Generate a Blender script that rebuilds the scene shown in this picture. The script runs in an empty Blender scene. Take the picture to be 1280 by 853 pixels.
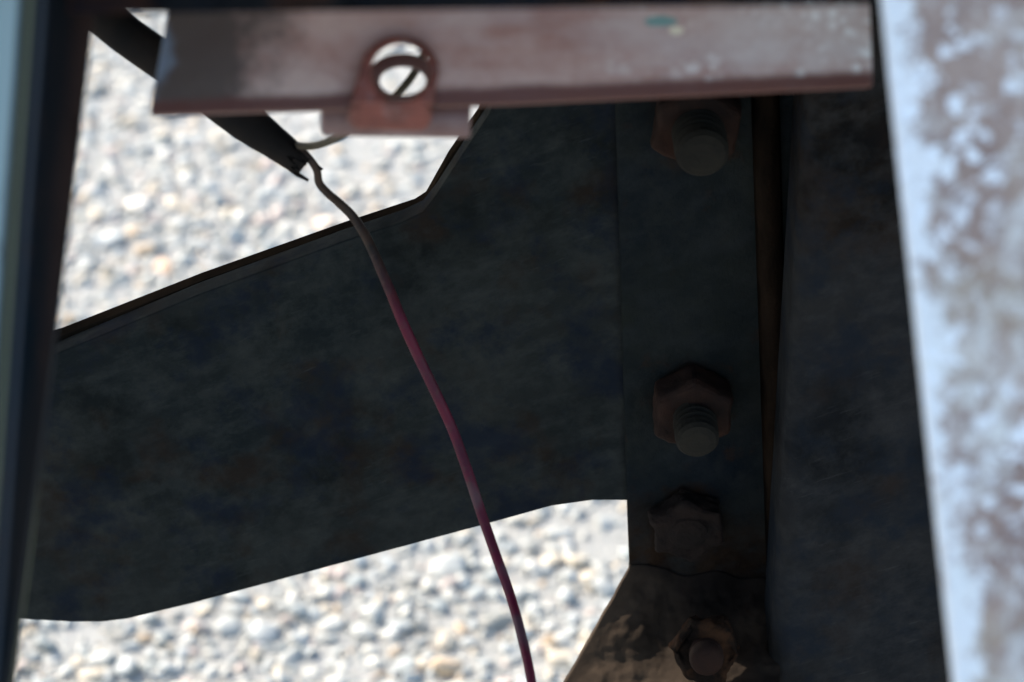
import bpy, bmesh, math, random
import numpy as np
from mathutils import Vector, Matrix, noise

random.seed(7); rng = np.random.default_rng(7)
scene = bpy.context.scene
COL = scene.collection

# ------------------------------------------------------------------ camera, sky, sun, exposure
CAM_H, PITCH, LENS = 1.43, 35.0, 85.0
cam_data = bpy.data.cameras.new('camera')
cam = bpy.data.objects.new('camera', cam_data); COL.objects.link(cam)
cam.location = (0, 0, CAM_H)
cam.rotation_euler = (math.radians(90 - PITCH), 0, 0)
cam_data.lens = LENS; cam_data.sensor_width = 36.0
cam_data.clip_start = 0.02; cam_data.clip_end = 500
cam_data.dof.use_dof = True
cam_data.dof.focus_distance = 1.15
cam_data.dof.aperture_fstop = 7.2
cam_data.dof.aperture_blades = 7
scene.camera = cam

SUN_EL, SUN_AZ = math.radians(33), math.radians(-50)       # azimuth from +Y towards +X
sun_dir = Vector((math.sin(SUN_AZ)*math.cos(SUN_EL), math.cos(SUN_AZ)*math.cos(SUN_EL), math.sin(SUN_EL)))
world = bpy.data.worlds.new('World'); scene.world = world; world.use_nodes = True
wn = world.node_tree.nodes; wl = world.node_tree.links
sky = wn.new('ShaderNodeTexSky'); sky.sky_type = 'NISHITA'; sky.sun_disc = False
sky.sun_elevation = SUN_EL; sky.sun_rotation = SUN_AZ
wl.new(sky.outputs[0], wn['Background'].inputs[0]); wn['Background'].inputs[1].default_value = 0.15
sd = bpy.data.lights.new('sun', 'SUN'); sd.energy = 3.9; sd.angle = math.radians(0.5); sd.color = (1.0, 0.91, 0.79)
sun = bpy.data.objects.new('sun', sd); COL.objects.link(sun)
sun.rotation_euler = sun_dir.to_track_quat('Z', 'Y').to_euler(); sun.location = (0, 0, 6)
scene.view_settings.view_transform = 'Standard'; scene.view_settings.look = 'None'
scene.view_settings.exposure = 1.2; scene.view_settings.gamma = 1.0

# ------------------------------------------------------------------ helpers
FPX = 1280 * LENS / 36.0
P = math.radians(PITCH)
R = Vector((1, 0, 0)); F = Vector((0, math.cos(P), -math.sin(P))); U = Vector((0, math.sin(P), math.cos(P)))
EYE = Vector((0, 0, CAM_H))
def ray(x, y): return F + R*((x-640)/FPX) + U*((426.5-y)/FPX)
def at(x, y, d): return EYE + ray(x, y)*d                                   # point at distance d along the view axis
def on_y(x, y, Y): r = ray(x, y); return EYE + r*(Y/r.y)                      # point on the upright plane y = Y

def link(name, me, mat=None, parent=None, smooth=True):
    o = bpy.data.objects.new(name, me); COL.objects.link(o)
    if mat: me.materials.clear(); me.materials.append(mat)
    if parent: o.parent = parent
    if smooth and len(me.polygons): me.polygons.foreach_set('use_smooth', [True]*len(me.polygons))
    return o
def empty(name, label, cat, loc, group=None):
    o = bpy.data.objects.new(name, None); COL.objects.link(o); o.location = loc
    o.empty_display_size = .05; tag(o, label, cat, group); return o
def tag(o, label=None, cat=None, group=None, kind=None):
    if label: o['label'] = label
    if cat: o['category'] = cat
    if group: o['group'] = group
    if kind: o['kind'] = kind
    return o
def adopt(o, parent):
    o.parent = parent
    w = Vector((0, 0, 0)); q = parent
    while q is not None: w += q.location; q = q.parent
    o.location = -w            # vertices are in world metres
    return o
def bevel(o, w, seg=3, ang=35):
    m = o.modifiers.new('bevel', 'BEVEL'); m.width = w; m.segments = seg; m.limit_method = 'ANGLE'
    m.angle_limit = math.radians(ang)
    n = o.modifiers.new('normals', 'WEIGHTED_NORMAL'); n.keep_sharp = False
    return o
def mesh_from_bm(name, bm):
    bmesh.ops.recalc_face_normals(bm, faces=bm.faces)
    me = bpy.data.meshes.new(name); bm.to_mesh(me); bm.free(); return me
def plate(name, pts, thick, mat, parent=None, holes=(), bev=0.001, seg=3):
    """flat outline (world points) with round or free holes, extruded by the vector thick"""
    bm = bmesh.new(); edges = []
    for loop in [pts] + list(holes):
        vs = [bm.verts.new(p) for p in loop]
        for i in range(len(vs)): edges.append(bm.edges.new((vs[i], vs[(i+1) % len(vs)])))
    r = bmesh.ops.triangle_fill(bm, use_beauty=True, use_dissolve=False, edges=edges)
    faces = [f for f in bm.faces]
    bmesh.ops.dissolve_limit(bm, angle_limit=0.002, verts=bm.verts[:], edges=[e for e in bm.edges if len(e.link_faces) == 2]) if not holes else None
    ret = bmesh.ops.extrude_face_region(bm, geom=bm.faces[:])
    bmesh.ops.translate(bm, verts=[v for v in ret['geom'] if isinstance(v, bmesh.types.BMVert)], vec=thick)
    o = link(name, mesh_from_bm(name, bm), mat)
    if bev: bevel(o, bev, seg)
    if parent: adopt(o, parent)
    return o
def hull(name, pts, mat, parent=None, bev=0.002, seg=3):
    bm = bmesh.new(); vs = [bm.verts.new(p) for p in pts]
    bmesh.ops.convex_hull(bm, input=vs)
    bmesh.ops.dissolve_limit(bm, angle_limit=0.01, verts=bm.verts[:], edges=bm.edges[:])
    o = link(name, mesh_from_bm(name, bm), mat)
    if bev: bevel(o, bev, seg)
    if parent: adopt(o, parent)
    return o
def catmull(pts, n=8):
    out = []; q = [pts[0]] + list(pts) + [pts[-1]]
    for i in range(1, len(q)-2):
        a, b, c, d = (Vector(v) for v in q[i-1:i+3])
        for k in range(n):
            t = k/n
            out.append(0.5*((2*b) + (c-a)*t + (2*a-5*b+4*c-d)*t*t + (3*b-a-3*c+d)*t**3))
    out.append(Vector(q[-2])); return out
def sweep(name, path, radii, mat, parent=None, sides=14):
    bm = bmesh.new(); rings = []; n = len(path)
    ref = Vector((.2, -.6, .77))
    for i, p in enumerate(path):
        t = (path[min(i+1, n-1)] - path[max(i-1, 0)]).normalized()
        a = t.cross(ref).normalized(); b = t.cross(a)
        r = radii(i/(n-1)) if callable(radii) else radii
        rings.append([bm.verts.new(p + (a*math.cos(2*math.pi*k/sides) + b*math.sin(2*math.pi*k/sides))*r) for k in range(sides)])
    for i in range(n-1):
        for k in range(sides):
            bm.faces.new((rings[i][k], rings[i][(k+1) % sides], rings[i+1][(k+1) % sides], rings[i+1][k]))
    bm.faces.new(rings[0]); bm.faces.new(rings[-1])
    o = link(name, mesh_from_bm(name, bm), mat)
    if parent: adopt(o, parent)
    return o
def lathe_x(profile, sides=24):
    """profile (a along local axis Z, r) -> bmesh, axis Z"""
    bm = bmesh.new(); rings = []
    for a, r in profile:
        rings.append([bm.verts.new((r*math.cos(2*math.pi*k/sides), r*math.sin(2*math.pi*k/sides), a)) for k in range(sides)])
    for i in range(len(rings)-1):
        for k in range(sides):
            bm.faces.new((rings[i][k], rings[i][(k+1) % sides], rings[i+1][(k+1) % sides], rings[i+1][k]))
    bm.faces.new(rings[0]); bm.faces.new(rings[-1]); return bm

# ------------------------------------------------------------------ materials
class Mat:
    def __init__(s, name):
        s.m = bpy.data.materials.new(name); s.m.use_nodes = True
        s.n = s.m.node_tree.nodes; s.l = s.m.node_tree.links; s.b = s.n['Principled BSDF']
        tc = s.n.new('ShaderNodeNewGeometry'); s.pos = tc.outputs['Position']
    def vec(s, scale=(1, 1, 1), rot=(0, 0, 0), pre=None):
        src = s.pos
        if pre:
            m0 = s.n.new('ShaderNodeMapping'); m0.inputs['Rotation'].default_value = pre; s.l.new(src, m0.inputs[0]); src = m0.outputs[0]
        mp = s.n.new('ShaderNodeMapping'); mp.inputs['Scale'].default_value = scale; mp.inputs['Rotation'].default_value = rot
        s.l.new(src, mp.inputs[0]); return mp.outputs[0]
    def noise(s, scale, detail=6, rough=.6, v=None, dist=0):
        t = s.n.new('ShaderNodeTexNoise'); t.inputs['Scale'].default_value = scale; t.inputs['Detail'].default_value = detail
        t.inputs['Roughness'].default_value = rough; t.inputs['Distortion'].default_value = dist
        s.l.new(v or s.pos, t.inputs['Vector']); return t.outputs['Fac']
    def ramp(s, fac, stops):
        r = s.n.new('ShaderNodeValToRGB'); e = r.color_ramp.elements
        while len(e) < len(stops): e.new(.5)
        for i, (p, c) in enumerate(stops):
            e[i].position = p; e[i].color = (c, c, c, 1) if isinstance(c, (int, float)) else (*c, 1)
        s.l.new(fac, r.inputs[0]); return r.outputs[0]
    def mix(s, fac, a, b, mode='MIX'):
        x = s.n.new('ShaderNodeMix'); x.data_type = 'RGBA'; x.blend_type = mode
        for sock, val in ((x.inputs[0], fac), (x.inputs[6], a), (x.inputs[7], b)):
            if isinstance(val, (int, float)): sock.default_value = val
            elif isinstance(val, tuple): sock.default_value = (*val, 1)
            else: s.l.new(val, sock)
        return x.outputs[2]
    def math(s, op, a, b=0.0):
        x = s.n.new('ShaderNodeMath'); x.operation = op
        for i, v in enumerate((a, b)):
            if isinstance(v, (int, float)): x.inputs[i].default_value = v
            else: s.l.new(v, x.inputs[i])
        return x.outputs[0]
    def dist_to(s, c, sx=1, sy=1, sz=1):
        """scaled distance from a world point"""
        v = s.n.new('ShaderNodeVectorMath'); v.operation = 'SUBTRACT'; s.l.new(s.pos, v.inputs[0]); v.inputs[1].default_value = c
        m = s.n.new('ShaderNodeVectorMath'); m.operation = 'MULTIPLY'; s.l.new(v.outputs[0], m.inputs[0]); m.inputs[1].default_value = (sx, sy, sz)
        d = s.n.new('ShaderNodeVectorMath'); d.operation = 'LENGTH'; s.l.new(m.outputs[0], d.inputs[0]); return d.outputs['Value']
    def along(s, origin, direction):
        v = s.n.new('ShaderNodeVectorMath'); v.operation = 'SUBTRACT'; s.l.new(s.pos, v.inputs[0]); v.inputs[1].default_value = origin
        d = s.n.new('ShaderNodeVectorMath'); d.operation = 'DOT_PRODUCT'; s.l.new(v.outputs[0], d.inputs[0]); d.inputs[1].default_value = direction
        return d.outputs['Value']
    def out(s, col, rough=.6, metal=0.0, bump=None, bstr=.3, bdist=.001, spec=.5):
        for sock, val in ((s.b.inputs['Base Color'], col), (s.b.inputs['Roughness'], rough), (s.b.inputs['Metallic'], metal), (s.b.inputs['Specular IOR Level'], spec)):
            if isinstance(val, tuple): sock.default_value = (*val, 1)
            elif isinstance(val, (int, float)): sock.default_value = val
            else: s.l.new(val, sock)
        if bump is not None:
            b = s.n.new('ShaderNodeBump'); b.inputs['Strength'].default_value = bstr; b.inputs['Distance'].default_value = bdist
            s.l.new(bump, b.inputs['Height']); s.l.new(b.outputs[0], s.b.inputs['Normal'])
        return s.m

def mat_dark_paint(name, a, b, rust=(.05, .022, .012), rust_at=.62, rough=.78, spec=.03, tint=(.006, .009, .016), top=None):
    M = Mat(name)
    n1 = M.noise(9, 8, .65); n2 = M.noise(60, 6, .7, M.vec((1, 1, .35)))
    c = M.mix(M.ramp(n1, [(.35, 0), (.65, 1)]), a, b)
    c = M.mix(M.ramp(n2, [(rust_at, 0), (rust_at+.14, .75)]), c, rust)
    c = M.mix(M.ramp(M.noise(240, 3, .6), [(.66, 0), (.74, .35)]), c, (.022, .025, .023))
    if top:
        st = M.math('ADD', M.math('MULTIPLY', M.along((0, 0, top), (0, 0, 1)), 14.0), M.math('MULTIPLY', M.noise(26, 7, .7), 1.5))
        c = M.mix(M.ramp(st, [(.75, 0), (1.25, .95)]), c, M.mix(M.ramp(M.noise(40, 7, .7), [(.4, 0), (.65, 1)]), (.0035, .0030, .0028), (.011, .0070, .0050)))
    brush = M.noise(95, 6, .75, M.vec((.5, 1, 1.1), pre=(0, math.radians(24), 0)))
    c = M.mix(M.ramp(brush, [(.46, 0), (.72, .5)]), c, tuple(v*2.2 for v in b))
    c = M.mix(M.ramp(M.noise(17, 5, .6), [(.52, 0), (.66, .65)]), c, tuple(v*.35 for v in a))
    c = M.mix(M.ramp(M.noise(23, 4, .6, M.vec((1, 1, 1), (1, 2, 0))), [(.53, 0), (.66, .7)]), c, rust)
    c = M.mix(M.ramp(M.noise(32, 9, .75, M.vec((1, 1, .8), (3, 1, 2))), [(.47, 0), (.66, .6)]), c, tuple(v*1.7 for v in b))
    scr = M.noise(420, 3, .6, M.vec((.14, 1, 1), pre=(0, math.radians(24), 0)))
    c = M.mix(M.math('MULTIPLY', M.ramp(scr, [(.60, 0), (.76, .6)]), M.ramp(M.noise(14, 4), [(.46, 0), (.6, 1)])), c, tuple(v*2.3 for v in b))
    c = M.mix(M.ramp(M.noise(20, 7, .7, M.vec((1, 1, 1), (2, 0, 1))), [(.50, 0), (.62, .75)]), c, tint)
    r = M.ramp(M.noise(30, 6, .7), [(.3, rough-.12), (.7, rough+.2)])
    return M.out(c, r, 0, M.noise(180, 8, .7), .25, .0015, spec)
m_plate = mat_dark_paint('dark_plate_paint', (.0085, .0112, .0124), (.0160, .0176, .0165), rust=(.0145, .0098, .0075))
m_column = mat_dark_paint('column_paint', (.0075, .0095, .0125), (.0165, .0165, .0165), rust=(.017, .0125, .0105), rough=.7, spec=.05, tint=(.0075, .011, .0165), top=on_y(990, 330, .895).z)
m_black = mat_dark_paint('black_rail_paint', (.004, .005, .007), (.008, .009, .010))

def mat_rust(name, a, b, bump=.5):
    M = Mat(name)
    c = M.mix(M.ramp(M.noise(45, 8, .7), [(.3, 0), (.7, 1)]), a, b)
    return M.out(c, .85, 0, M.noise(300, 6, .7), bump, .0015, .2)
m_rust = mat_rust('nut_rust', (.0060, .0026, .0016), (.024, .0085, .0040))
m_rust_dark = mat_rust('crusted_rust', (.0035, .0020, .0014), (.012, .0052, .003), .9)
m_stud = mat_rust('stud_steel', (.0055, .0048, .0034), (.015, .0125, .008), .6)
M = Mat('red_primer_rust')
c = M.mix(M.ramp(M.noise(60, 7, .7), [(.35, 0), (.65, 1)]), (.105, .024, .016), (.22, .060, .042))
c = M.mix(M.ramp(M.noise(75, 5, .6, M.vec((1, 1, 1), (2, 1, 0))), [(.54, 0), (.66, .7)]), c, (.28, .19, .18))
c = M.mix(M.ramp(M.noise(48, 5, .6, M.vec((1, 1, 1), (0, 1, 2))), [(.56, 0), (.68, .8)]), c, (.07, .025, .02))
m_lug = M.out(c, .6, 0, M.noise(240, 6, .7), .4, .0012)

# ------------------------------------------------------------------ ground and gravel
M = Mat('sandy_ground')
c = M.mix(M.ramp(M.noise(7, 6), [(.35, 0), (.65, 1)]), (.45, .44, .395), (.55, .535, .48))
c = M.mix(M.ramp(M.noise(120, 6, .7), [(.4, 0), (.7, .8)]), c, (.42, .42, .41))
m_ground = M.out(c, .9, 0, M.noise(150, 8, .75), .8, .006)
bm = bmesh.new()
bmesh.ops.create_grid(bm, x_segments=2, y_segments=2, size=60)
ground = tag(link('ground', mesh_from_bm('ground', bm), m_ground), kind='structure')

PALETTE = [((.50, .51, .49), 28), ((.42, .45, .46), 22), ((.60, .59, .55), 20), ((.72, .69, .62), 9),
           ((.33, .37, .38), 10), ((.62, .53, .41), 13), ((.58, .42, .27), 7), ((.58, .47, .42), 9), ((.24, .24, .22), 3)]
PALETTE = [(tuple(min(.84, v*k) for v, k in zip(c, (.90, .895, .85))), w) for c, w in PALETTE]
pal = np.array([c for c, w in PALETTE]); palw = np.array([w for c, w in PALETTE], float); palw /= palw.sum()
def pebble_material():
    M = Mat('pebble_stone')
    at_ = M.n.new('ShaderNodeAttribute'); at_.attribute_name = 'tint'
    n = M.noise(70, 5, .7)
    c = M.mix(M.ramp(n, [(.35, .0), (.75, .35)]), at_.outputs['Color'], (.60, .58, .53))
    c = M.mix(M.ramp(M.noise(260, 4, .7), [(.55, 0), (.75, .3)]), c, (.24, .23, .20))
    return M.out(c, .62, 0, M.noise(220, 5, .7), .35, .002)
m_pebble = pebble_material()
def ico(sub):
    bm = bmesh.new(); bmesh.ops.create_icosphere(bm, subdivisions=sub, radius=1.0)
    bm.verts.ensure_lookup_table()
    v = np.array([x.co[:] for x in bm.verts]); f = np.array([[q.index for q in x.verts] for x in bm.faces]); bm.free(); return v, f
def lumpy(v, seed, amt=.34):
    off = Vector((seed*7.3, seed*3.1, seed*1.7)); out = []
    for p in v:
        q = Vector(p); s = 1 + amt*noise.noise(q*1.1 + off) + amt*.45*noise.noise(q*2.4 + off)
        c = np.sign(p)*np.abs(p)**.82                 # a little squarish, like worn river stone
        out.append(c*s)
    out = np.array(out); rs = np.random.default_rng(int(seed)+100)
    for _ in range(7):                                   # broken flat faces
        nrm = rs.normal(size=3); nrm /= np.linalg.norm(nrm); d = rs.uniform(.52, .85)
        out -= np.maximum(0, out @ nrm - d)[:, None]*nrm[None]*.9
    return out
SHAPES2 = [lumpy(ico(2)[0], k) for k in range(14)]; F2 = ico(2)[1]
SHAPES1 = [lumpy(ico(1)[0], k) for k in range(10)]; F1 = ico(1)[1]
def rot_mats(n, tilt=.45):
    yaw = rng.uniform(0, 2*np.pi, n); tx = rng.normal(0, tilt, n); ty = rng.normal(0, tilt, n)
    m = np.empty((n, 3, 3))
    for i in range(n):
        m[i] = np.array(Matrix.Rotation(yaw[i], 3, 'Z') @ Matrix.Rotation(tx[i], 3, 'X') @ Matrix.Rotation(ty[i], 3, 'Y'))
    return m
def sandy(x, y):      # 1 where the ground is bare, compacted sand
    a = math.exp(-(((x+.10)/.26)**2 + ((y-2.52)/.20)**2)) + .7*math.exp(-(((x-.13)/.12)**2 + ((y-1.78)/.17)**2))
    a += max(0, noise.noise(Vector((x*1.3, y*1.3, 4.2))))*.5
    return min(a, 1)
def scatter(x0, x1, y0, y1, per_m2, smin, smax, skip=None):
    out = []
    for _ in range(int((x1-x0)*(y1-y0)*per_m2)):
        x = rng.uniform(x0, x1); y = rng.uniform(y0, y1)
        if skip and skip(x, y): continue
        if rng.random() < sandy(x, y)*.82: continue
        s = smin + (smax-smin)*rng.random()**2.6
        out.append((x, y, s))
    return np.array(out)
def pebble_mesh(name, pts, shapes, faces, flat=(.42, .68)):
    n = len(pts); nv = len(shapes[0]); nf = len(faces)
    sh = np.array(shapes)[rng.integers(0, len(shapes), n)]
    sc = np.stack([rng.uniform(.95, 1.4, n), rng.uniform(.75, 1.0, n), rng.uniform(*flat, n)], 1)*pts[:, 2:3]
    v = np.einsum('nij,nvj->nvi', rot_mats(n), sh*sc[:, None, :])
    z = sc[:, 2]*rng.uniform(-.35, .5, n)
    v += np.stack([pts[:, 0], pts[:, 1], z], 1)[:, None, :]
    me = bpy.data.meshes.new(name)
    fa = (faces[None] + (np.arange(n)*nv)[:, None, None]).reshape(-1)
    me.vertices.add(n*nv); me.vertices.foreach_set('co', v.reshape(-1))
    me.loops.add(len(fa)); me.loops.foreach_set('vertex_index', fa)
    me.polygons.add(n*nf); me.polygons.foreach_set('loop_start', np.arange(n*nf)*3)
    me.update(calc_edges=True)
    tint = pal[rng.choice(len(pal), n, p=palw)]*rng.uniform(.82, 1.15, (n, 1))
    ca = me.attributes.new('tint', 'FLOAT_COLOR', 'POINT')
    ca.data.foreach_set('color', np.repeat(np.concatenate([tint, np.ones((n, 1))], 1), nv, axis=0).astype(np.float32).reshape(-1))
    me.validate(); me.polygons.foreach_set('use_smooth', [True]*len(me.polygons))
    return me
# 280 larger stones, one by one
seen = lambda p: (lambda d: (640 + FPX*(p-EYE).dot(R)/d, 426.5 - FPX*(p-EYE).dot(U)/d))((p-EYE).dot(F))
def gravel_visible(px, py):
    up = 95 < px < 560 and py < 430 - (px-75)*.36 and py > 10
    lo = 10 < px < 790 and py > 790 - (px-120)*.235 and py < 860 and py > 615
    return up or lo
stones = []
hand = [(172, 240, .024), (137, 282, .022), (200, 316, .019), (405, 262, .023), (330, 258, .017), (556, 692, .020), (548, 738, .016),
        (560, 818, .020), (155, 815, .018), (505, 812, .016), (300, 255, .016), (455, 770, .017), (755, 715, .017), (690, 682, .016)]
for px, py, s in hand:
    s *= .75
    r = ray(px, py); g = EYE + r*(-(CAM_H-.02)/r.z); stones.append((g.x, g.y, s))
tries = 0
while len(stones) < 280 and tries < 60000:
    tries += 1
    px, py = rng.uniform(10, 790), rng.uniform(12, 858)
    if not gravel_visible(px, py): continue
    r = ray(px, py); g = EYE + r*(-(CAM_H-.012)/r.z)
    s = .0065 + .0080*rng.random()**1.8
    if rng.random() < sandy(g.x, g.y)*.8: continue
    if any((g.x-a)**2 + (g.y-b)**2 < (.85*(s+c))**2 for a, b, c in stones): continue
    stones.append((g.x, g.y, s))
stone_meshes = []
stone_tints = [p for p, w in PALETTE for _ in range(max(1, int(w/5)))]
for i, tcol in enumerate(stone_tints):
    v, f = ico(3)[0], ico(2)[1]
    vv = lumpy(ico(2)[0], 40+i, .36)
    me = bpy.data.meshes.new('stone'); me.from_pydata([tuple(p) for p in vv], [], [tuple(map(int, q)) for q in F2])
    k = random.uniform(.9, 1.12)
    ca = me.attributes.new('tint', 'FLOAT_COLOR', 'POINT')
    for d in ca.data: d.color = (tcol[0]*k, tcol[1]*k, tcol[2]*k, 1)
    me.materials.append(m_pebble); me.polygons.foreach_set('use_smooth', [True]*len(me.polygons)); stone_meshes.append(me)
special = {0: (.72, .66, .56), 2: (.62, .40, .24), 3: (.70, .55, .42)}
for i, (x, y, s) in enumerate(stones):
    if i in special:
        me = stone_meshes[i % len(stone_meshes)].copy()
        for d in me.attributes['tint'].data: d.color = (*special[i], 1)
    else: me = stone_meshes[random.randrange(len(stone_meshes))]
    o = bpy.data.objects.new('stone', me); COL.objects.link(o); o.parent = ground
    sz = s*random.uniform(.45, .66)
    o.scale = (s*random.uniform(1.0, 1.3), s*random.uniform(.8, 1.0), sz)
    o.rotation_euler = (random.gauss(0, .25), random.gauss(0, .25), random.uniform(0, 6.28))
    o.location = (x, y, sz*random.uniform(-.1, .4))
def near_stone(x, y):
    return any((x-a)**2 + (y-b)**2 < (.7*c)**2 for a, b, c in stones)
inner = scatter(-1.15, 1.15, 1.2, 3.4, 10500, .0028, .0102, lambda x, y: near_stone(x, y))
fine = scatter(-1.15, 1.15, 1.2, 3.4, 9000, .0018, .0042)
outer = scatter(-2.6, 2.6, -1.2, 6.0, 1000, .009, .022, lambda x, y: abs(x) < 1.15 and 1.2 < y < 3.4)
for nm, pts, shp, fc in (('gravel', inner, SHAPES2, F2), ('gravel', fine, SHAPES1, F1), ('gravel', outer, SHAPES1, F1)):
    g = link(nm, pebble_mesh(nm, pts, shp, fc), m_pebble, ground); tag(g, kind='stuff')

# ------------------------------------------------------------------ near frame: upright, top rail, angle bar, post, added shade panel
frame = empty('steel_frame', 'weathered steel frame of posts and rails around a view of gravel', 'metal frame', (-.15, .55, 0))
N = -F

# left upright (painted box section, slightly splayed)
M = Mat('upright_paint')
c = M.mix(M.ramp(M.noise(14, 6), [(.35, 0), (.65, 1)]), (.003, .0065, .010), (.010, .010, .011))
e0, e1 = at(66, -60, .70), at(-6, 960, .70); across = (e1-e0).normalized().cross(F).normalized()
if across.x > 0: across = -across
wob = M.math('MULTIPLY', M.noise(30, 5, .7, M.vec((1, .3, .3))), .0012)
inset_cm = M.math('MULTIPLY', M.math('ADD', M.along(e0, tuple(across)), wob), 100.0)      # centimetres in from the front edge
c = M.mix(M.ramp(M.math('MULTIPLY', inset_cm, -1.0), [(.02, 0), (.12, .9)]), c, M.mix(M.ramp(M.noise(40, 6, .7), [(.35, 0), (.65, 1)]), (.016, .010, .0095), (.034, .022, .020)))
c = M.mix(M.ramp(inset_cm, [(.16, 0), (.22, .5), (.30, .5), (.36, 0)]), c, (.085, .092, .10))
c = M.mix(M.ramp(inset_cm, [(.50, 0), (.58, .7), (.66, .75), (.70, 0)]), c, (.20, .21, .14))
c = M.mix(M.ramp(inset_cm, [(.86, 0), (1.10, .8)]), c, (.33, .42, .41))  # pale outer strip: sky highlight painted into the colour
c = M.mix(M.ramp(M.noise(120, 6, .7, M.vec((1, 1, .25))), [(.60, 0), (.72, .8)]), c, (.03, .019, .016))
m_up = M.out(c, .9, 0, M.noise(260, 5), .15, .001, .01)
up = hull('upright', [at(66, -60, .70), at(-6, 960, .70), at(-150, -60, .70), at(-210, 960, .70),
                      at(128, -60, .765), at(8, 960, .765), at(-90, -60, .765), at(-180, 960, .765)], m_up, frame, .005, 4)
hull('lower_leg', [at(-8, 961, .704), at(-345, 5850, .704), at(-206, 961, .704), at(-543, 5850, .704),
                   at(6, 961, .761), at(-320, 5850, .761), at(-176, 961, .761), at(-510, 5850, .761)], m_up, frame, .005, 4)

# top rail
rail = hull('top_rail', [at(-140, 21, .722), at(1420, 1, .722), at(-140, -110, .722), at(1420, -130, .722),
                         at(-140, 14, .765), at(1420, -4, .765), at(-140, -110, .765), at(1420, -130, .765)], m_black, frame, .002)

# right post: rusty flat bar with flaking white paint
M = Mat('flaking_white_paint')
pc = at(1150, 0, .69); pdir = (at(1240, 853, .69)-at(1150, 0, .69)).normalized(); pac = pdir.cross(N).normalized()
if pac.x < 0: pac = -pac
rust_c = M.mix(M.ramp(M.noise(38, 7, .7), [(.32, 0), (.68, 1)]), (.22, .135, .11), (.47, .35, .28))
rust_c = M.mix(M.ramp(M.noise(16, 5, .6), [(.50, 0), (.68, .5)]), rust_c, (.54, .46, .28))
acr = M.along(pc, pac)                                  # metres across the face, 0 near its left edge
alo = M.along(pc, pdir)
edge = M.math('ADD', M.math('MULTIPLY', acr, -70.0), M.math('ADD', M.math('ADD', M.math('MULTIPLY', M.noise(60, 7, .7), 3.0), M.math('MULTIPLY', M.noise(190, 5, .7), 2.0)), -2.05))
film = M.ramp(M.math('ADD', edge, M.math('MULTIPLY', alo, 1.0)), [(.62, 0), (1.05, .92)])
film2 = M.ramp(M.noise(40, 9, .78, M.vec((1, 1, .7))), [(.50, 0), (.66, .9)])
c = M.mix(film, rust_c, (.90, .91, .89)); c = M.mix(film2, c, (.86, .86, .80))
vo = M.n.new('ShaderNodeTexVoronoi'); vo.inputs['Scale'].default_value = 185
wn_ = M.n.new('ShaderNodeTexNoise'); wn_.inputs['Scale'].default_value = 110; wn_.inputs['Detail'].default_value = 4; M.l.new(M.pos, wn_.inputs['Vector'])
wv = M.n.new('ShaderNodeVectorMath'); wv.operation = 'MULTIPLY_ADD'; M.l.new(wn_.outputs['Color'], wv.inputs[0]); wv.inputs[1].default_value = (.016, .016, .016); M.l.new(M.pos, wv.inputs[2])
M.l.new(wv.outputs[0], vo.inputs['Vector'])
spots = M.math('MULTIPLY', M.ramp(vo.outputs['Distance'], [(.30, 1), (.48, 0)]), M.ramp(M.noise(30, 6, .7), [(.46, 0), (.56, 1)]))
c = M.mix(spots, c, (.93, .95, .95))
m_post = M.out(c, M.ramp(film, [(0, .75), (1, .42)]), 0, M.noise(120, 8, .7), .5, .002)
post = hull('post', [at(1094, -60, .69), at(1720, 5850, .69), at(1420, -60, .69), at(2046, 5850, .69),
                     at(1094, -60, .708), at(1720, 5850, .708), at(1420, -60, .708), at(2046, 5850, .708)], m_post, frame, .002)

# angle bar with eye lug
M = Mat('mauve_rusty_steel')
base = M.mix(M.ramp(M.noise(22, 8, .65, M.vec((.5, 1, 1))), [(.33, 0), (.68, 1)]), (.32, .165, .135), (.50, .385, .345))
base = M.mix(M.ramp(M.noise(30, 7, .7, M.vec((.6, 1, 1), (1, 0, 1))), [(.50, 0), (.64, .65)]), base, (.25, .10, .072))
base = M.mix(M.ramp(M.noise(14, 6, .6, M.vec((.35, 1, 1.6))), [(.45, 0), (.68, .75)]), base, (.60, .61, .63))
bx0 = M.along(at(190, 80, .84), (1, 0, 0))              # metres from the bar's free end
stain = M.ramp(M.math('ADD', M.math('MULTIPLY', bx0, 12.0), M.math('MULTIPLY', M.noise(40, 6, .65), .8)), [(.74, .95), (1.02, 0)])
base = M.mix(stain, base, (.060, .042, .034))
blue = M.ramp(M.math('ADD', M.math('MULTIPLY', bx0, 26.0), M.math('MULTIPLY', M.noise(34, 5, .6), 1.5)), [(.80, 1), (1.25, 0)])
base = M.mix(M.math('MULTIPLY', blue, .8), base, (.16, .20, .27))
vo = M.n.new('ShaderNodeTexVoronoi'); vo.inputs['Scale'].default_value = 230; M.l.new(M.pos, vo.inputs['Vector'])
far = M.ramp(M.math('MULTIPLY', bx0, 4.0), [(.60, 0), (.88, 1)])
sp = M.math('MULTIPLY', M.ramp(vo.outputs['Distance'], [(.30, 1), (.52, 0)]), M.ramp(M.noise(42, 5, .6), [(.46, 0), (.58, 1)]))
base = M.mix(M.math('MULTIPLY', sp, far), base, (.82, .85, .85))
base = M.mix(M.math('MULTIPLY', far, M.ramp(M.noise(55, 6, .7), [(.4, 0), (.62, .7)])), base, (.60, .57, .57))
chip = M.math('ADD', M.dist_to(at(826, 27, .84), 85, 150, 300), M.math('MULTIPLY', M.noise(140, 4), .5))
base = M.mix(M.ramp(chip, [(.62, 1), (.78, 0)]), base, (.16, .30, .29))
chip2 = M.math('ADD', M.dist_to(at(846, 38, .84), 170, 200, 300), M.math('MULTIPLY', M.noise(160, 4), .5))
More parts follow.
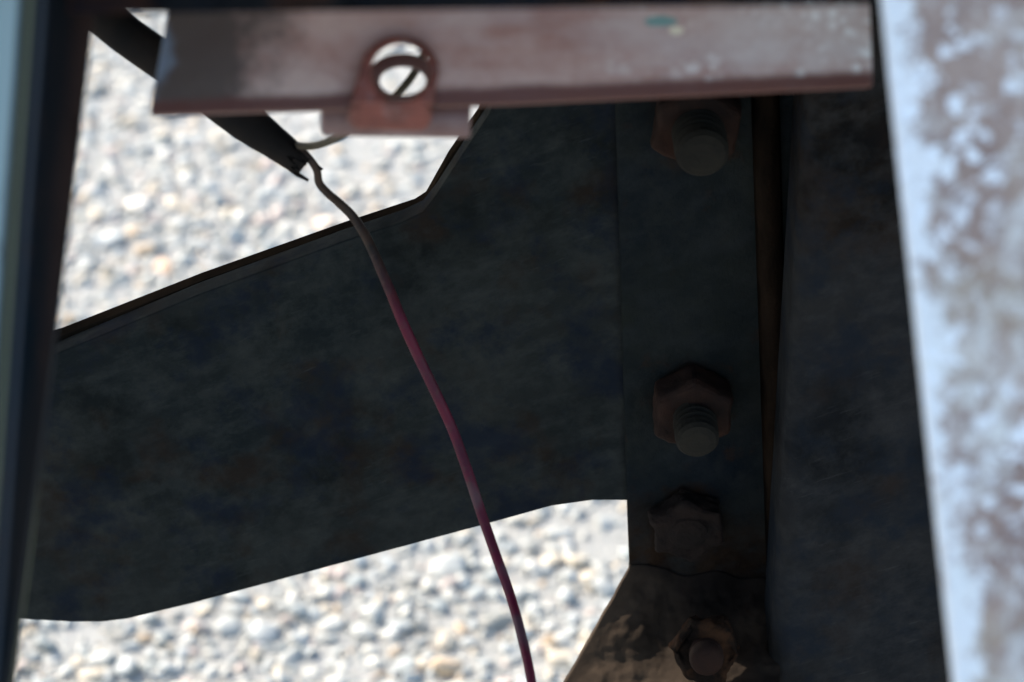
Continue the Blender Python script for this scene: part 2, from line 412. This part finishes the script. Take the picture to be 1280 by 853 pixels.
base = M.mix(M.ramp(chip2, [(.60, 1), (.72, 0)]), base, (.70, .66, .52))
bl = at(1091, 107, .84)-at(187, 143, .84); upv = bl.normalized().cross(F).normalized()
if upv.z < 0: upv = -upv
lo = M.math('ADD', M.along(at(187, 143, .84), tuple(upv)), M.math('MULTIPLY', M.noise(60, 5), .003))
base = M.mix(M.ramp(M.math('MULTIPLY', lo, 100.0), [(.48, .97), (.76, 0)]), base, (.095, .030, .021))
m_bar = M.out(base, M.ramp(M.noise(30, 6), [(.3, .38), (.7, .62)]), 0, M.noise(140, 8, .7), .35, .0015)
DB = .84
def circ(cx, cy, r, d, n=36, ry=None): return [at(cx + r*math.cos(2*math.pi*k/n), cy + (ry or r)*math.sin(2*math.pi*k/n), d) for k in range(n)]
bar = plate('angle_bar', [at(187, 143, DB), at(640, 129, DB), at(1091, 107, DB), at(1086, -30, DB), at(215, -15, DB)], F*.010, m_bar, frame,
            holes=[circ(501, 89, 43, DB)], bev=.0042, seg=5)
top_leg = hull('bar_leg', [at(222, -12, DB+.004), at(1082, -26, DB+.004), at(222, -26, DB+.004), at(1082, -40, DB+.004),
                           at(222, -12, .70), at(1082, -26, .70), at(222, -26, .70), at(1082, -40, .70)], m_bar, frame, 0)
# eye lug: front ear, lower saddle, cross tube, rear ear
ear = [at(546, 88 + 8, DB-.006)]
n = 22
for k in range(n+1):
    a = math.radians(4 + 172*k/n); ear.append(at(499 + 50*math.cos(a), 92 - 47*math.sin(a), DB-.006))
ear += [at(441, 112, DB-.006), at(435, 131, DB-.006), at(541, 131, DB-.006), at(543, 112, DB-.006)]
lug = plate('eye_lug', ear[1:], F*.0055, m_lug, frame, holes=[circ(500, 89, 37, DB-.006, ry=36)], bev=.0018, seg=4)
saddle = hull('saddle', [at(433, 127, DB-.006), at(542, 127, DB-.006), at(434, 163, DB+.004), at(537, 166, DB+.004),
                         at(433, 127, DB+.012), at(542, 127, DB+.012), at(434, 160, DB+.016), at(537, 163, DB+.016)], m_lug, lug, .005, 5)
p0, p1 = at(402, 146, .866), at(588, 149, .866)
ax = (p1-p0).normalized(); tr = 24*.866/FPX
M = Mat('tube_rust'); c = M.mix(M.ramp(M.noise(50, 6), [(.35, 0), (.65, 1)]), (.12, .055, .05), (.20, .13, .125)); m_tube = M.out(c, .5, 0, M.noise(200, 5), .3, .001)
bm = lathe_x([(.002, tr*.55), (0, tr*.8), (.0012, tr), ((p1-p0).length-.0012, tr), ((p1-p0).length, tr*.9), ((p1-p0).length, tr*.72), ((p1-p0).length-.012, tr*.7)], 28)
bm.transform(Matrix.Translation(p0) @ ax.to_track_quat('Z', 'Y').to_matrix().to_4x4())
adopt(link('bush_tube', mesh_from_bm('bush_tube', bm), m_tube), lug)
rear = plate('rear_ear', circ(503, 102, 47, .884, ry=36), F*.004, m_tube, lug, holes=[circ(503, 101, 29, .884, ry=18)], bev=.001)

# unseen panel added above the top rail to shade what is under it
d0, d1 = at(640, -40, .765), None
hull('shade_panel', [Vector((x, y, z)) for x in (-.80, .9) for y in (.628, 1.38) for z in (1.1165, 1.15)], m_black, frame, .003)

# ------------------------------------------------------------------ bracket arm (vertical plate, top edge visible)
YB = .95
arm_front = [(-110, 498), (60, 447), (250, 368), (430, 302), (500, 279), (528, 266), (545, 244), (580, 190), (612, 142), (640, 60), (652, -60),
             (800, -60), (800, 130), (800, 400), (800, 620), (783, 626), (740, 626), (690, 633), (600, 658), (400, 712), (240, 755), (185, 768), (160, 774), (128, 778),
             (90, 778), (35, 775), (-110, 760)]
pts = [on_y(x, y, YB) for x, y in arm_front]
arm = empty('bracket_arm', 'dark tapering steel bracket plate reaching out from the bolted column', 'bracket', on_y(300, 560, YB))
ap = plate('arm_plate', pts, Vector((0, .0115, 0)), m_plate, arm, bev=.0008, seg=2)
# narrow stiffening strip behind the upper edge
edge_out = [on_y(x, y, YB+.0117) for x, y in [(-110, 478), (77, 420), (250, 352), (430, 288), (518, 259), (532, 250), (560, 200), (598, 145), (625, 60), (640, -60)]]
edge_in = [on_y(x, y+24, YB+.0117) for x, y in [(640, -60), (632, 60), (612, 145), (574, 205), (545, 250), (530, 275), (430, 312), (250, 376), (77, 444), (-110, 502)]]
M = Mat('edge_grime'); c = M.mix(M.ramp(M.noise(30, 6, .7), [(.35, 0), (.65, 1)]), (.007, .006, .005), (.022, .015, .010)); m_edge = M.out(c, .9, 0, M.noise(200, 6), .3, .001, 0.0)
plate('edge_strip', edge_out + edge_in, Vector((0, .008, 0)), m_edge, arm, bev=.0006, seg=1)

M = Mat('muddy_flange_paint')
c = M.mix(M.ramp(M.noise(11, 8, .65), [(.35, 0), (.65, 1)]), (.0055, .0082, .0115), (.0120, .0142, .0125))
c = M.mix(M.ramp(M.noise(60, 6, .7), [(.58, 0), (.72, .8)]), c, (.022, .012, .008))
fall = M.ramp(M.math('ADD', M.math('MULTIPLY', M.along(on_y(870, 640, .946), (0, 0, -1)), 14.0), M.noise(32, 6, .6)), [(.35, 0), (.75, 1)])
c = M.mix(fall, c, M.mix(M.ramp(M.noise(50, 6, .7), [(.4, 0), (.62, 1)]), (.010, .0062, .0045), (.022, .013, .008)))
c = M.mix(M.ramp(M.noise(36, 9, .75, M.vec((1, 1, .8), (3, 1, 2))), [(.47, 0), (.66, .6)]), c, (.021, .0225, .0205))
c = M.mix(M.ramp(M.noise(90, 6, .75, M.vec((.5, 1, 1.1), pre=(0, .5, 0))), [(.46, 0), (.70, .5)]), c, (.020, .023, .025))
for bx_, by_ in ((869, 150), (864, 505), (858, 650)):                        # rust bled out round the bolts
    halo = M.math('ADD', M.dist_to(on_y(bx_, by_, .946), 27, 1, 20), M.math('MULTIPLY', M.noise(70, 6, .7), .9))
    c = M.mix(M.ramp(halo, [(.75, .85), (1.25, 0)]), c, (.017, .0088, .0050))
m_flange = M.out(c, .8, 0, M.noise(120, 8, .7), .6, .003, .02)
# ------------------------------------------------------------------ column: bolted flange, box post, nuts, mud gusset
column = empty('chassis_column', 'dark box column with bolted flange, rusty nuts and caked mud', 'column', on_y(900, 853, YB))
YF = YB - .004
plate('flange', [on_y(x, y, YF) for x, y in [(767, -60), (769, 130), (777, 400), (784, 640), (787, 722), (790, 900), (1340, 900), (1340, -60)]], Vector((0, .0038, 0)), m_flange, column, bev=.0012)
YC = YB - .055
x0t = on_y(990, 300, YC).x
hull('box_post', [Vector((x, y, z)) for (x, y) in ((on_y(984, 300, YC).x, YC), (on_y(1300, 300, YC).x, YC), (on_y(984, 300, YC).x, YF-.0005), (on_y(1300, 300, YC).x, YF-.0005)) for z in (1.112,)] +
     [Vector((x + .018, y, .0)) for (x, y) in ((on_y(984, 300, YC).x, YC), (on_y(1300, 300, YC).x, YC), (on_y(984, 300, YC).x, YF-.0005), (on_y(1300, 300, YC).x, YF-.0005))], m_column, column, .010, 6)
# rusty angle rib running down between flange and post
M = Mat('rib_rust'); c = M.mix(M.ramp(M.noise(34, 7, .7, M.vec((1, 1, .35))), [(.35, 0), (.65, 1)]), (.0045, .0036, .0028), (.021, .013, .0085)); m_rib = M.out(c, .85, 0, M.noise(160, 8, .75), .8, .003, .02)
bm = bmesh.new(); rows = []
for k in range(61):
    y = 20 + k*14.6; x = 941 + (y-200)*.033
    a = on_y(x, y, YF); w = .0015*noise.noise(a*60); h = .011 + .0016*noise.noise(a*45 + Vector((3, 0, 0)))
    prof = [(0, .0004), (.0015+w, -h*.75), (.004+w, -h), (.0085+w, -h), (.0115, -h*.6), (.013, .0004)]
    rows.append([bm.verts.new(a + Vector((dx, dy, 0))) for dx, dy in prof])
for k in range(60):
    for q in range(6): bm.faces.new((rows[k][q], rows[k][(q+1) % 6], rows[k+1][(q+1) % 6], rows[k+1][q]))
bm.faces.new(rows[0]); bm.faces.new(rows[-1])
adopt(link('rib', mesh_from_bm('rib', bm), m_rib), column)

def hex_nut(af, h, ch=.12):
    """hex nut along +Z with chamfered ends"""
    bm = bmesh.new(); r = af/math.sqrt(3); rings = []
    prof = [(0, .93), (h*ch, 1), (h*(1-ch), 1), (h, .90)]
    for a, k in prof:
        rings.append([bm.verts.new((r*k*math.cos(math.radians(60*i+30*0)), r*k*math.sin(math.radians(60*i)), a)) for i in range(6)])
    for i in range(3):
        for k in range(6): bm.faces.new((rings[i][k], rings[i][(k+1) % 6], rings[i+1][(k+1) % 6], rings[i+1][k]))
    bm.faces.new(rings[0]); bm.faces.new(rings[-1]); return bm
def threaded(r, L, pitch=.0042):
    prof = []; a = 0
    while a < L-.007:
        prof += [(a, r*.80), (a+pitch*.2, r*.80), (a+pitch*.5, r), (a+pitch*.75, r)]; a += pitch
    prof += [(a, r*.97), (L-.003, r*.97), (L-.001, r*.84), (L, r*.55)]
    return lathe_x(prof, 26)
def to_wall(bm, p, roll, tilt=0):
    q = Vector((math.sin(tilt), -1, 0)).normalized().to_track_quat('Z', 'Y').to_matrix().to_4x4()
    bm.transform(Matrix.Translation(p) @ q @ Matrix.Rotation(math.radians(roll), 4, 'Z'))
crust_tex = bpy.data.textures.new('crust', 'CLOUDS'); crust_tex.noise_scale = .012; crust_tex.noise_depth = 3
def crust(o, k=.003):
    m = o.modifiers.new('fine', 'SUBSURF'); m.subdivision_type = 'SIMPLE'; m.levels = m.render_levels = 3
    d = o.modifiers.new('crust', 'DISPLACE'); d.texture = crust_tex; d.texture_coords = 'GLOBAL'; d.strength = k; d.mid_level = .5
    return o
def bolt(px, py, af, h, r, L, roll, mat_n=m_rust, mat_s=m_stud, washer=False):
    p = on_y(px, py, YF)
    bm = hex_nut(af, h); to_wall(bm, p + Vector((0, -.002, 0)), roll); nut = bevel(link('nut', mesh_from_bm('nut', bm), mat_n), .0016, 2, 25); crust(nut, .007 if mat_s is m_rust_dark else .0045); adopt(nut, column)
    bm = threaded(r, L); to_wall(bm, p, 0, .02); adopt(link('bolt', mesh_from_bm('bolt', bm), mat_s, smooth=False), nut)
    if washer:
        bm = lathe_x([(0, af*.60), (.002, af*.60)], 32); to_wall(bm, p, 0); adopt(link('washer', mesh_from_bm('washer', bm), mat_n), nut)
bolt(869, 139, .0370, .017, .0120, .040, 24)
bolt(864, 493, .0365, .018, .0106, .039, 30)
bolt(858, 645, .034, .012, .0110, .016, 38, m_rust_dark, m_rust_dark)

# mud-caked gusset at the foot: slopes out towards the viewer
M = Mat('caked_mud')
mud_shade = M.ramp(M.math('ADD', M.math('MULTIPLY', M.dist_to(on_y(905, 715, .94), 6.5, 3, 8.5), 1.0), M.math('MULTIPLY', M.noise(30, 6, .65), .6)), [(.42, 1), (.75, 0)])  # upper part of the mud darkened: shade painted into its colour
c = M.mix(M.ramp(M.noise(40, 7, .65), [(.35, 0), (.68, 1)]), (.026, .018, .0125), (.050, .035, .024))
c = M.mix(mud_shade, c, (.009, .0062, .0048)); m_mud = M.out(c, .9, 0, M.noise(200, 8, .75), .35, .0015, .1)
bm = bmesh.new(); NU, NV = 110, 100; grid = []
for j in range(NV+1):
    v = j/NV; row = []
    
    for i in range(NU+1):
        u = i/NU
        ptop = 706 + 12*noise.noise(Vector((u*4.1, 5, 1))) + 22*u; py = ptop + v*(990-ptop)
        left = 787 if py < 712 else 787 - (py-712)*.567
        left += 3.0*noise.noise(Vector((py*.05, 1, 2)))
        px = left + u*(975-left)
        base = on_y(px, py, YF)
        outw = .0007 + .135*v**1.1*(.42+.58*u)
        lump = .0016*noise.noise(Vector((px*.026, py*.032, 0))) + .0007*noise.noise(Vector((px*.075, py*.085, 3))) + .0003*noise.noise(Vector((px*.17, py*.19, 7)))
        k = min(1, u*8, v*9)
        row.append(bm.verts.new(on_y(px, py, YF - outw - lump*k)))
    grid.append(row)
for j in range(NV):
    for i in range(NU): bm.faces.new((grid[j][i], grid[j+1][i], grid[j+1][i+1], grid[j][i+1]))
ret = bmesh.ops.extrude_face_region(bm, geom=bm.faces[:])
bmesh.ops.translate(bm, verts=[g for g in ret['geom'] if isinstance(g, bmesh.types.BMVert)], vec=F*.012)
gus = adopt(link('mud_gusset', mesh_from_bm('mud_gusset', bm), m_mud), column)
p = on_y(882, 806, YF-.044)
bm = hex_nut(.030, .014); bm.transform(Matrix.Translation(p) @ Vector((-.05, -.8, .35)).to_track_quat('Z', 'Y').to_matrix().to_4x4())
M = Mat('orange_rust'); c = M.mix(M.ramp(M.noise(60, 6, .7), [(.45, 0), (.62, 1)]), (.010, .006, .004), (.050, .022, .010)); m_orust = M.out(c, .9, 0, M.noise(200, 7, .75), .8, .003, .1)
nut = bevel(link('nut', mesh_from_bm('nut', bm), m_orust), .003, 3, 25); crust(nut, .009); adopt(nut, gus)
bm = threaded(.0085, .026); bm.transform(Matrix.Translation(p) @ Vector((-.05, -.8, .35)).to_track_quat('Z', 'Y').to_matrix().to_4x4())
adopt(link('bolt', mesh_from_bm('bolt', bm), m_rust), gus)

# ------------------------------------------------------------------ cable sleeve and wires
M = Mat('black_sleeve'); c = M.mix(M.ramp(M.noise(50, 6), [(.4, 0), (.65, 1)]), (.005, .004, .0035), (.012, .008, .006)); m_sleeve = M.out(c, .7, 0, M.noise(220, 5), .3, .001, .15)
path = catmull([at(70, -40, 1.045), at(140, 30, 1.045), at(226, 92, 1.045), at(300, 147, 1.045), at(345, 180, 1.045), at(384, 211, 1.045)], 8)
bm = bmesh.new(); rings = []; KS = 17; n = len(path)
ends = [-.006, .001, .007, .012, .009, .013, .004, .001, .008, .011, .002, .006, -.002, .004, .009, .002, -.004]
for i, p in enumerate(path):
    t = (path[min(i+1, n-1)]-path[max(i-1, 0)]).normalized(); a = t.cross(F).normalized(); b = t.cross(a)
    wdt = .0086*(1 - .45*max(0, (i/(n-1)-.62)/.38)**1.2); row = []
    for k in range(KS):
        th = math.radians(-25 + 230*k/(KS-1))
        q = p + a*math.cos(th)*wdt + b*math.sin(th)*wdt*.55
        if i == n-1: q = q - t*ends[k]*.9
        row.append(bm.verts.new(q))
    rings.append(row)
for i in range(n-1):
    for k in range(KS-1): bm.faces.new((rings[i][k], rings[i][k+1], rings[i+1][k+1], rings[i+1][k]))
sl = link('cable_sleeve', mesh_from_bm('cable_sleeve', bm), m_sleeve)
sm = sl.modifiers.new('wall', 'SOLIDIFY'); sm.thickness = .0012
tag(sl, 'frayed black cable sleeve slanting behind the bar with torn open end', 'cable sleeve')

M = Mat('maroon_wire')
hgt = M.along(at(500, 400, 1.03), tuple(U))
dirt = M.ramp(M.math('ADD', M.math('MULTIPLY', hgt, 11.0), M.math('MULTIPLY', M.noise(26, 4), .35)), [(.16, 0), (.52, 1)])
c = M.mix(M.ramp(M.noise(45, 5, .7), [(.40, 0), (.62, 1)]), (.085, .003, .018), (.055, .005, .017))
c = M.mix(M.ramp(M.noise(38, 3, .5), [(.52, 0), (.62, .75)]), c, (.075, .040, .048))
c = M.mix(dirt, c, M.mix(M.ramp(M.noise(90, 5, .7), [(.4, 0), (.62, 1)]), (.034, .017, .010), (.014, .009, .007))); c = M.mix(M.ramp(M.noise(190, 5, .7), [(.54, 0), (.70, .6)]), c, (.05, .032, .026)); m_wire = M.out(c, .6, 0, M.noise(300, 4), .15, .0006, .25)
wpx = [(300, 128, 1.05), (345, 160, 1.05), (368, 180, 1.045), (387, 199, 1.045), (396, 213, 1.048), (399, 229, 1.052), (410, 242, 1.06), (424, 254, 1.07), (442, 272, 1.075), (459, 299, 1.075), (474, 332, 1.075),
       (488, 365, 1.075), (503, 402, 1.075), (522, 444, 1.08), (545, 492, 1.085), (566, 538, 1.09), (584, 588, 1.09), (603, 646, 1.09), (622, 700, 1.085), (638, 745, 1.08), (652, 795, 1.07), (664, 850, 1.06), (676, 930, 1.05)]
wire_path = catmull([at(*q) for q in wpx], 7)
w = sweep('wire', wire_path, lambda t: .00172 + .00065*min(1, max(0, (t-.2)/.3)) - .0003*max(0, (t-.75)/.25), m_wire)
tag(w, 'long maroon wire hanging across the dark bracket plate', 'wire')
M = Mat('olive_wire'); c = M.mix(M.ramp(M.noise(40, 4), [(.4, 0), (.6, 1)]), (.05, .042, .026), (.075, .058, .042)); m_wire2 = M.out(c, .6, spec=.2)
w2 = sweep('wire', catmull([at(*q) for q in [(352, 172, 1.052), (366, 180, 1.047), (379, 183, 1.04), (395, 182, 1.03), (413, 176, 1.01), (432, 167, .99), (455, 150, .96), (480, 132, .96), (502, 112, .96), (522, 84, .965), (545, 30, .97), (560, -40, .98)]], 8), .0016, m_wire2)
tag(w2, 'short olive brown wire curling up behind the round eye lug', 'wire')
